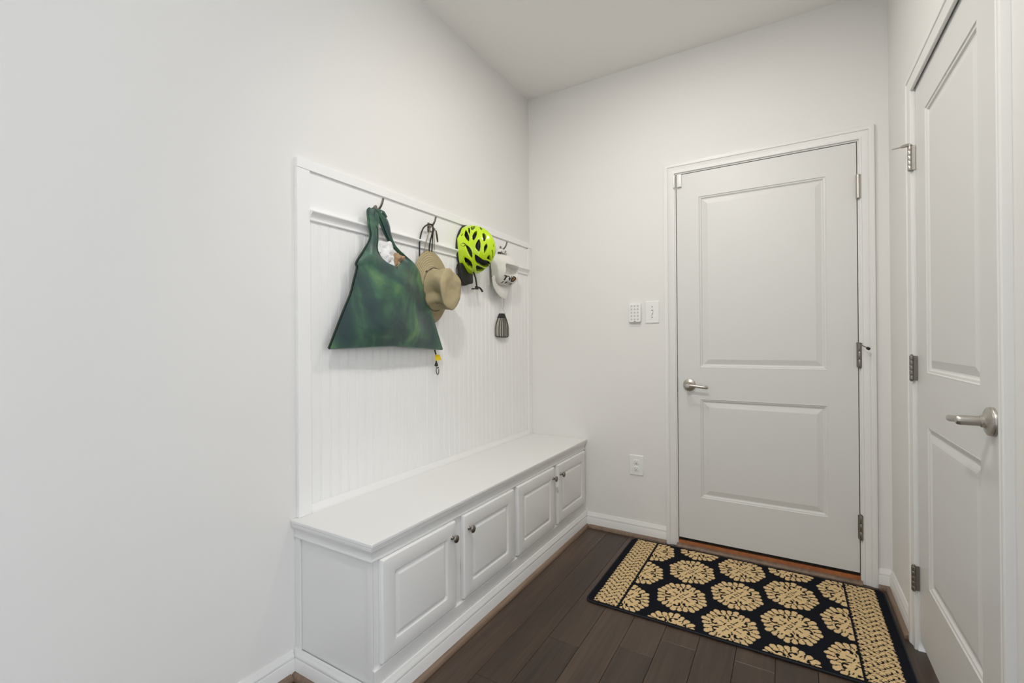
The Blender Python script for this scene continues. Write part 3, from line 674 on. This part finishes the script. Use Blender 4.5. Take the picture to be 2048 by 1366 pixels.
mb = MB(); mb.lathe([(.003, 0), (.0045, .004), (.0085, .017), (.0088, .021), (.004, .023)], (.035, -.999, 1.058), (0, 0, -1), 12); mb.tube([(.0375, -.992, 1.029), (.0385, -.990, 1.026)], [.005, .005], 8); mb.build('hook_collar', M['black'], BC, smooth=45)
hk_ = [(.035, -.9995, 1.037), (.035, -.999, 1.012), (.0355, -.996, 1.000), (.036, -.991, .9955), (.037, -.986, .999), (.0375, -.984, 1.008), (.0375, -.9845, 1.022)]
mb = MB(); mb.tube([lerp_poly(hk_, t) for t in np.linspace(0, 1, 24)], .0018, 8); mb.build('end_hook', mat('black_wire', '#1c1b19', .3, .6), BC, smooth=60)

# ------------------------------------------------------------------ sun hat
def hat():
    HT = tag(empty('sun_hat', (.09, -1.03, 1.24)), 'khaki wide-brimmed cloth sun hat hanging on the second hook', 'hat')
    m = mat('khaki_cloth', '#a99b78', .85, bump=.25, bscale=500, vary=.10, vscale=14)
    # brim with stitched rings: real shallow ridges
    mb = MB(); rows = []
    for i in range(41):
        t = i/40; row = []
        for k in range(96):
            a = 2*PI*k/96
            ay, az = .080+(.121-.080)*t, .100+(.174-.100)*t
            cy, cz = -1.036+.006*t, 1.398+.014*t
            x = .058-.024*t**.8+.006*t*math.cos(2*a)+.003*t*math.sin(3*a+1)
            x += .0017*math.cos(2*PI*t*8)-.014*t*max(0, -math.cos(a)-.2)
            row.append((x, cy+ay*math.cos(a), cz+az*math.sin(a)))
        rows.append(row)
    mb.grid(rows, close_u=True); mb.build('brim', m, HT, smooth=70, solid=.0025)
    # crown
    rows = []
    for i in range(46):
        t = i/45
        for_ = t
        row = []
        for k in range(96):
            a = 2*PI*k/96
            if t < .66:
                q = t/.66; x = .056+.098*q; s = 1-.07*q-.03*math.sin(PI*q)
            else:
                q = (t-.66)/.34
                x = .154+.014*math.sin(min(1, q*2.2)*PI/2)-.012*max(0, q-.45)/.55
                s = .93-.93*.14*(q/.25)**2.2
                if q > .25: s = .93*.86*(1-(q-.25)/.75)+.001
            cy, cz = -1.036-.008*t, 1.398-.010*t
            y, z = cy+.081*s*math.cos(a), cz+.101*s*math.sin(a)
            # soft collapse on the upper-left flank and lower edge, plus wrinkles
            w = noise.noise(Vector((y*22, z*22, x*14)))*.007+noise.noise(Vector((y*55, z*55, x*40)))*.002
            prof = math.sin(PI*min(1, t/.72))
            dent = .042*math.exp(-((a-3.45)/.45)**2)*prof+.026*math.exp(-((a-4.35)/.35)**2)*prof
            dirv = Vector((0, math.cos(a), math.sin(a)))
            row.append((x+w*.8-.25*dent, y+dirv.y*(w-dent), z+dirv.z*(w-dent)))
        rows.append(row)
    mb = MB(); mb.grid(rows, close_u=True); mb.build('crown', m, HT, smooth=60, solid=.002)
    mb = MB(); n = 64
    ring = [(.0635, -1.036+.0815*math.cos(2*PI*k/n), 1.398+.1015*math.sin(2*PI*k/n)) for k in range(n+1)]
    mb.tube(ring, .0022, 6, cap=False); mb.build('band_cord', mat('brown_cord', '#6f6650', .8), HT, smooth=60)
    for (a, x) in ((2.3, .062), (1.2, .062)):
        mb = MB(); y, z = -1.036+.083*math.cos(a), 1.398+.103*math.sin(a)
        mb.lathe([(.0055, -.002), (.0065, .001), (.004, .003)], (x, y, z), (1, math.cos(a), math.sin(a)), 12); mb.build('toggle_loop', mat('dark_loop', '#453d2c', .7), HT, smooth=40)
    for da in (0, .1):
        a = 4.0+da*2; x = .12; mb = MB(); mb.lathe([(.003, 0), (.0035, .0015), (.0015, .002)], (x, -1.04+.070*math.cos(a), 1.392+.088*math.sin(a)), (.2, math.cos(a), math.sin(a)), 10); mb.build('eyelet', M['nickel_dark'], HT, smooth=40)
    tanc = mat('tan_cord', '#8d8268', .85)
    for pth in ([(.032, -1.079, 1.562), (.036, -1.066, 1.62), (.044, -1.046, 1.684), (.049, -1.036, 1.694)], [(.032, -1.003, 1.592), (.036, -1.010, 1.64), (.044, -1.022, 1.684), (.049, -1.030, 1.694)], [(.049, -1.03, 1.692), (.050, -1.012, 1.676), (.046, -1.000, 1.648), (.044, -.995, 1.632)]):
        mb = MB(); mb.tube([lerp_poly(pth, t) for t in np.linspace(0, 1, 16)], .0021, 7); mb.build('chin_cord', tanc, HT, smooth=60)
    mb = MB(); mb.tube([(.0505, -1.013, 1.681), (.049, -1.006, 1.662), (.046, -.998, 1.644), (.044, -.993, 1.630)], [.003, .0045, .0045, .003], 8); mb.build('cord_lock', mat('olive_lock', '#4a4636', .7), HT, smooth=60)
hat()

# ------------------------------------------------------------------ cycling helmet
VENTS = [[(-1.204,.701),(-.98,.999),(-1.036,.8),(-1.102,.452),(-1.148,.28),(-1.209,.416)],[(-.771,1.123),(-.74,1.09),(-.918,.8),(-.995,.663),(-.963,.826)],[(-.52,1.217),(-.314,1.167),(-.567,.987),(-.779,.855),(-.743,.98)],[(-.933,.522),(-.8,.676),(-.651,.748),(-.708,.64),(-.859,.393),(-.962,.286),(-.984,.374)],[(-.234,1.049),(-.243,.86),(-.402,.771)],[(-.494,.566),(-.393,.608),(-.361,.46),(-.411,.363),(-.56,.182),(-.58,.253)],[(-.925,-.022),(-.873,.139),(-.764,.281),(-.74,.204),(-.749,-.076),(-.757,-.256),(-.892,-.113)],[(-.586,-.054),(-.463,.1),(-.42,.036),(-.431,-.094),(-.523,-.313),(-.569,-.201)],[(-1.281,.027),(-1.244,.053),(-1.126,-.108),(-1.037,-.298),(-.963,-.521),(-.983,-.554),(-1.154,-.343)],[(-1.215,-.627),(-1.189,-.588),(-.939,-.746),(-.755,-.907),(-.631,-1.079),(-.808,-1.061),(-1.082,-.86)],[(-.878,-.398),(-.778,-.442),(-.454,-.596),(-.171,-.593),(.412,-.698),(-.083,-.897),(-.604,-.778),(-.765,-.647)],[(-.512,-.96),(-.556,-.865),(-.211,-.941),(.385,-.962),(.051,-1.126),(-.196,-1.188)],[(-.291,-.513),(-.241,-.332),(.006,-.554),(-.124,-.535)],[(-.109,.128),(-.056,.021),(-.096,-.015)],[(-.17,-.134),(-.114,-.159),(.051,-.413),(-.013,-.42)],[(-1.315,.713),(-1.215,.847),(-1.211,.821),(-1.301,.683)]]
# the far flank mirrors the near one across the helmet's long axis
VENTS += [[(.95, .2), (1.05, .35), (1.1, .1), (1.0, -.3), (.9, -.1)], [(.55, .7), (.7, .85), (.8, .6), (.7, .4)], [(.4, .2), (.5, .35), (.55, .1), (.45, -.15)], [(.9, -.6), (1.05, -.5), (.95, -.85), (.75, -.95)]]
def helmet():
    HM = tag(empty('bike_helmet', (.09, -.72, 1.50)), 'neon yellow-green vented cycling helmet with black lining on the third hook', 'helmet')
    c, ax = np.array([.03, -.721, 1.638]), np.array([.16, .096, .130])
    nt, na = 150, 300
    th = np.linspace(0, PI/2+.06, nt+1)[:, None]; ph = np.linspace(0, 2*PI, na, endpoint=False)[None, :]
    A, B = th*np.cos(ph), th*np.sin(ph)
    def inside(poly, sc=1.0):
        cx, cy = np.mean(poly, 0); pts = [(cx+(x-cx)*sc, cy+(y-cy)*sc) for x, y in poly]
        # round the outline
        for _ in range(2):
            q = []
            for i in range(len(pts)):
                p0, p1 = pts[i], pts[(i+1) % len(pts)]
                q += [(.8*p0[0]+.2*p1[0], .8*p0[1]+.2*p1[1]), (.2*p0[0]+.8*p1[0], .2*p0[1]+.8*p1[1])]
            pts = q
        r = np.zeros(A.shape, bool)
        for i in range(len(pts)):
            (xa, ya), (xb, yb) = pts[i], pts[(i+1) % len(pts)]
            r ^= ((ya > B) != (yb > B)) & (A < (xb-xa)*(B-ya)/((yb-ya) or 1e-9)+xa)
        return r
    I = np.zeros(A.shape, bool); lip = np.zeros(A.shape, bool)
    for v in VENTS: I |= inside(v, 1.06); lip |= inside(v, 1.3)
    push = np.where(I, .020, np.where(lip, .0015, 0.0))
    d = np.stack([np.cos(th)+0*ph, np.sin(th)*np.cos(ph), np.sin(th)*np.sin(ph)], -1)
    ridge = .003*np.cos(A*9+B*1.5)*np.exp(-(B/1.2)**2)
    co = c+d*ax-d*(push-ridge)[..., None]
    bm = bmesh.new(); V = [[bm.verts.new(co[i, k]) for k in range(na)] for i in range(nt+1)]
    for i in range(nt):
        for k in range(na):
            k2 = (k+1) % na
            f = bm.faces.new([V[i][k], V[i+1][k], V[i+1][k2], V[i][k2]])
            if int(I[i, k])+int(I[i, k2])+int(I[i+1, k])+int(I[i+1, k2]) >= 2: f.material_index = 1
    bmesh.ops.remove_doubles(bm, verts=bm.verts, dist=1e-5)
    mb = MB(); mb.bm.free(); mb.bm = bm
    o = mb.build('shell', [mat('neon_shell', '#bfe010', .22, **{'Coat Weight': .6}), mat('black_foam', '#161421', .5)], HM, smooth=50)
    mb = MB(); n = 64
    secs = []
    for f, x in ((.985, .030), (1.02, .026), (1.03, .018), (1.0, .0145), (.93, .0178), (.86, .022), (.84, .030)):
        secs.append([(x, c[1]+ax[1]*f*math.cos(2*PI*k/n), c[2]+ax[2]*f*math.sin(2*PI*k/n)) for k in range(n)])
    mb.grid(secs, close_u=True); mb.build('liner', M['black'], HM, smooth=50)
    # side emblem: plain oval ring
    mb = MB(); th0, p0 = math.hypot(-1.363, .096), math.atan2(.096, -1.363)
    def on(a, b, lift):
        t, p = math.hypot(a, b), math.atan2(b, a); dd = np.array([math.cos(t), math.sin(t)*math.cos(p), math.sin(t)*math.sin(p)]); return tuple(c+ax*dd+dd*lift)
    mb.tube([on(-1.363+.075*math.cos(q), .096+.085*math.sin(q), .0012) for q in np.linspace(0, 2*PI, 25)], .0022, 6, cap=False); mb.build('emblem', M['black'], HM)
    # rear fit pad hanging below, straps and buckle
    mb = MB(); pad = [(-.844, 1.552), (-.838, 1.51), (-.829, 1.470), (-.826, 1.457), (-.815, 1.450), (-.795, 1.444), (-.76, 1.455), (-.733, 1.461), (-.728, 1.468), (-.729, 1.50), (-.735, 1.54), (-.79, 1.565)]
    sec = []
    for x, s in ((.022, .96), (.026, 1), (.040, 1), (.045, .95), (.047, .85)):
        sec.append([(x, -.762+(a+.785)*s, 1.50+(b-1.5)*s) for a, b in [lerp_poly(pad+[pad[0]], t) for t in np.linspace(0, 1, 49)[:-1]]])
    mb.loft(sec); mb.build('fit_pad', M['black'], HM, smooth=50)
    for pth, r in (([(.075, -.745, 1.515), (.074, -.725, 1.485), (.071, -.712, 1.45), (.070, -.708, 1.434)], .0062), ([(.070, -.754, 1.428), (.071, -.73, 1.430), (.071, -.706, 1.438), (.071, -.688, 1.440), (.070, -.668, 1.432), (.069, -.655, 1.421)], .0048), ([(.044, -.842, 1.545), (.042, -.848, 1.51), (.043, -.838, 1.482), (.046, -.826, 1.468), (.046, -.826, 1.50), (.046, -.832, 1.535)], .0026)):
        mb = MB(); mb.tube([lerp_poly(pth, t) for t in np.linspace(0, 1, 20)], r, 8, flat=.45, up=(0, 1, 0)); mb.build('strap', M['black'], HM, smooth=60)
    mb = MB(); mb.box((.066, -.722, 1.428), (.076, -.700, 1.446), .003, 2); mb.build('buckle', M['black'], HM)
helmet()

# ------------------------------------------------------------------ white cap
def cap():
    CA = tag(empty('baseball_cap', (.08, -.42, 1.41)), 'white cotton baseball cap hanging by its strap from the fourth hook', 'cap')
    m = mat('white_cotton', '#dedbd5', .85, bump=.25, bscale=350)
    C0 = (.022, -.402, 1.570)
    def fx(y, z):
        u, v = (y-C0[1])/.108, (z-C0[2])/.094
        q = 1-abs(u)**2.8-abs(v)**2.8
        x = C0[0]+.100*math.sqrt(max(q, 0))
        S = lambda t: (lambda k: k*k*(3-2*k))(max(0.0, min(1.0, t)))
        e = S((y+.474)/.014)*S((-.330-y)/.045)*S((1.592-.10*(y+.40)-z)/.011)*S((z-1.522)/.030)      # caved-in front
        x -= .046*e*min(1.0, max(q, 0)*2.2)
        x += .006*math.exp(-((z-1.594)/.010)**2)*math.exp(-((y+.39)/.06)**2)
        x += .005*noise.noise(Vector((y*26, z*26, 3)))
        return x
    rows = []
    for i in range(71):
        t = i/70; row = []
        for k in range(160):
            a = 2*PI*k/160; s = math.sin(t*PI/2)
            s /= (abs(math.cos(a))**2.8+abs(math.sin(a))**2.8)**(1/2.8)
            y, z = C0[1]+.1078*s*math.cos(a), C0[2]+.0938*s*math.sin(a)
            row.append((max(fx(y, z), C0[0]), y, z))
        rows.append(row)
    mb = MB(); mb.grid(rows, close_u=True); mb.build('crown', m, CA, smooth=60, solid=.002)
    # side panel / sweatband edge running down to the bill on the left
    rows = []
    for i in range(21):
        t = i/20; y = -.452-.040*t-.018*t*t; z = 1.662-.135*t
        rows.append([(.034+.030*math.sin(PI*.5*q)+.012*t*q, y+.050*q*(1-.25*t), z-.004*q) for q in np.linspace(0, 1, 8)])
    mb = MB(); mb.grid(rows); mb.build('sweatband', m, CA, smooth=60, solid=.003)
    # bill
    inn = [(-.506, 1.536), (-.496, 1.512), (-.483, 1.492), (-.458, 1.480), (-.420, 1.478), (-.385, 1.480), (-.355, 1.490)]
    out = [(-.532, 1.515), (-.530, 1.470), (-.508, 1.437), (-.470, 1.414), (-.425, 1.404), (-.382, 1.410), (-.352, 1.446)]
    rows = []
    for i in range(17):
        t = i/16; row = []
        for k in range(33):
            s = k/32; a, b = lerp_poly(inn, s), lerp_poly(out, s)
            y, z = a[0]+(b[0]-a[0])*t, a[1]+(b[1]-a[1])*t
            xi = max(fx(*a), .045)+.002; xo = .050+.014*math.sin(PI*s)
            row.append((xi+(xo-xi)*t+.010*math.sin(PI*t)*math.sin(PI*s), y, z))
        rows.append(row)
    mb = MB(); mb.grid(rows); mb.build('bill', m, CA, smooth=60, solid=.004)
    mb = MB(); mb.tube([(.030, -.452, 1.655), (.040, -.446, 1.676), (.046, -.430, 1.690), (.050, -.410, 1.690), (.052, -.396, 1.682), (.048, -.385, 1.668), (.040, -.372, 1.655), (.032, -.362, 1.645)], [.009, .009, .009, .008, .008, .008, .009, .009], 8, flat=.35, up=(0, 0, 1)); mb.build('back_strap', m, CA, smooth=60)
    mb = MB(); mb.box((.040, -.457, 1.664), (.049, -.428, 1.674), .002, 1); mb.build('buckle', mat('dark_buckle', '#4a4844', .4, .7), CA)
    mb = MB(); mb.lathe([(.0105, 0), (.0105, .003), (.007, .004), (.001, .004)], (.052, -.392, 1.668), (1, -.2, 0), 14); mb.build('clasp', M['nickel'], CA, smooth=40)
    # lettering on the front
    ink, gold = mat('black_thread', '#14130f', .7), mat('gold_thread', '#8a6b3c', .7)
    def letter(ch, y, z, h, w):
        fc = bpy.data.curves.new('t', 'FONT'); fc.body = ch; fc.size = 1; fc.resolution_u = 2; fc.offset = .035
        fo = bpy.data.objects.new('t', fc); COL.objects.link(fo); dg = bpy.context.evaluated_depsgraph_get(); me = fo.evaluated_get(dg).to_mesh()
        vs = np.array([v.co[:] for v in me.vertices]); fs = [list(p.vertices) for p in me.polygons]; lo, hi = vs.min(0), vs.max(0)
        mb = MB(); V = []
        for v in vs:
            yy, zz = y+(v[0]-lo[0])/(hi[0]-lo[0])*w, z+(v[1]-lo[1])/(hi[1]-lo[1])*h+(v[0]-lo[0])/(hi[0]-lo[0])*w*-.05
            V.append(mb.bm.verts.new((fx(yy, zz)+.0062, yy, zz)))
        for f in fs:
            try: mb.bm.faces.new([V[i] for i in f])
            except ValueError: pass
        fo.to_mesh_clear() if hasattr(fo, 'to_mesh_clear') else None
        bpy.data.objects.remove(fo); bpy.data.curves.remove(fc)
        mb.build('letter', ink, CA)
    letter('T', -.478, 1.504, .027, .025); letter('V', -.451, 1.503, .027, .030)
    mb = MB(); cy, cz = -.402, 1.5155
    mb.tube([(fx(cy+.017*math.cos(q), cz+.014*math.sin(q))+.0060, cy+.017*math.cos(q), cz+.014*math.sin(q)) for q in np.linspace(0, 2*PI, 25)], .0026, 6, cap=False); e = mb.build('emblem_ring', ink, CA)
    mb = MB(); mb.poly([(fx(cy+.013*math.cos(q), cz+.011*math.sin(q))+.0055, cy+.013*math.cos(q), cz+.011*math.sin(q)) for q in np.linspace(0, 2*PI, 19)[:-1]]); mb.build('emblem_disc', gold, CA)
    for q in range(5):
        y, z = -.462+.0185*q, 1.4935-.0010*q; mb = MB(); w = .0045 if q in (1, 4) else .0022
        mb.poly([(fx(y+a, z+b)+.0045, y+a, z+b) for a, b in ((-w, -.0042), (w, -.0042), (w, .0042), (-w, .0042))]); mb.build('letter_mark', ink, CA)
cap()

# ------------------------------------------------------------------ hanging mesh pouch
def pouch():
    PO = tag(empty('mesh_pouch', (.03, -.383, 1.18)), 'small grey mesh pouch with black ribs hanging by a thread below the white cap', 'pouch')
    zb, zt = 1.180, 1.317; cy = -.381
    def hw(z):
        t = (z-zb)/(zt-zb); return (.0715*(1-max(0, (.06-t)/.06)**2*.18)) if t < .35 else .0715*(1-.66*((t-.35)/.65)**1.7)
    body = mat('grey_mesh', '#a8a39a', .8, vary=.12, vscale=40, bump=.5, bscale=900); blk = mat('black_rib', '#1f1c19', .6)
    def X(s, z): return .018+.013*math.sqrt(max(0, 1-s*s))
    secs = []
    for i in range(25):
        z = zb+(zt-zb)*i/24; w = hw(z)
        secs.append([(X(s, z), cy+s*w, z) for s in np.linspace(-1, 1, 25)]+[(.0155, cy+s*w, z) for s in np.linspace(1, -1, 9)])
    mb = MB(); mb.loft(secs); mb.build('mesh_body', body, PO, smooth=50)
    for s in (-.99, -.68, -.36, 0, .34, .66, .99):
        mb = MB(); top = zt-.004 if abs(s) > .9 else zt-.028
        mb.tube([(X(s, z)+.001, cy+s*hw(z), z) for z in np.linspace(zb+.002, top, 20)], .0024 if s else .0034, 6); mb.build('rib', blk, PO, smooth=60)
    mb = MB(); mb.tube([(X(s, zb)+.001, cy+s*hw(zb), zb+.001-.002*(1-s*s)) for s in np.linspace(-1, 1, 20)], .0026, 6); mb.build('bottom_rim', blk, PO, smooth=60)
    secs = []
    for z in np.linspace(zt-.026, zt+.002, 7):
        w = hw(min(z, zt))+.001; secs.append([(X(s, z)+.0018, cy+s*w, z) for s in np.linspace(-1, 1, 15)]+[(.0152, cy+s*w, z) for s in np.linspace(1, -1, 5)])
    mb = MB(); mb.loft(secs); mb.build('collar', blk, PO, smooth=50)
    mb = MB(); mb.tube([(.030, -.356, 1.317), (.028, -.374, 1.335), (.027, -.385, 1.351), (.028, -.376, 1.358), (.029, -.377, 1.385), (.030, -.379, 1.42), (.034, -.381, 1.52), (.040, -.383, 1.60), (.046, -.383, 1.672)], .0007, 6); mb.build('thread', mat('grey_thread', '#8b8880', .8), PO)
pouch()
bpy.context.view_layer.update()
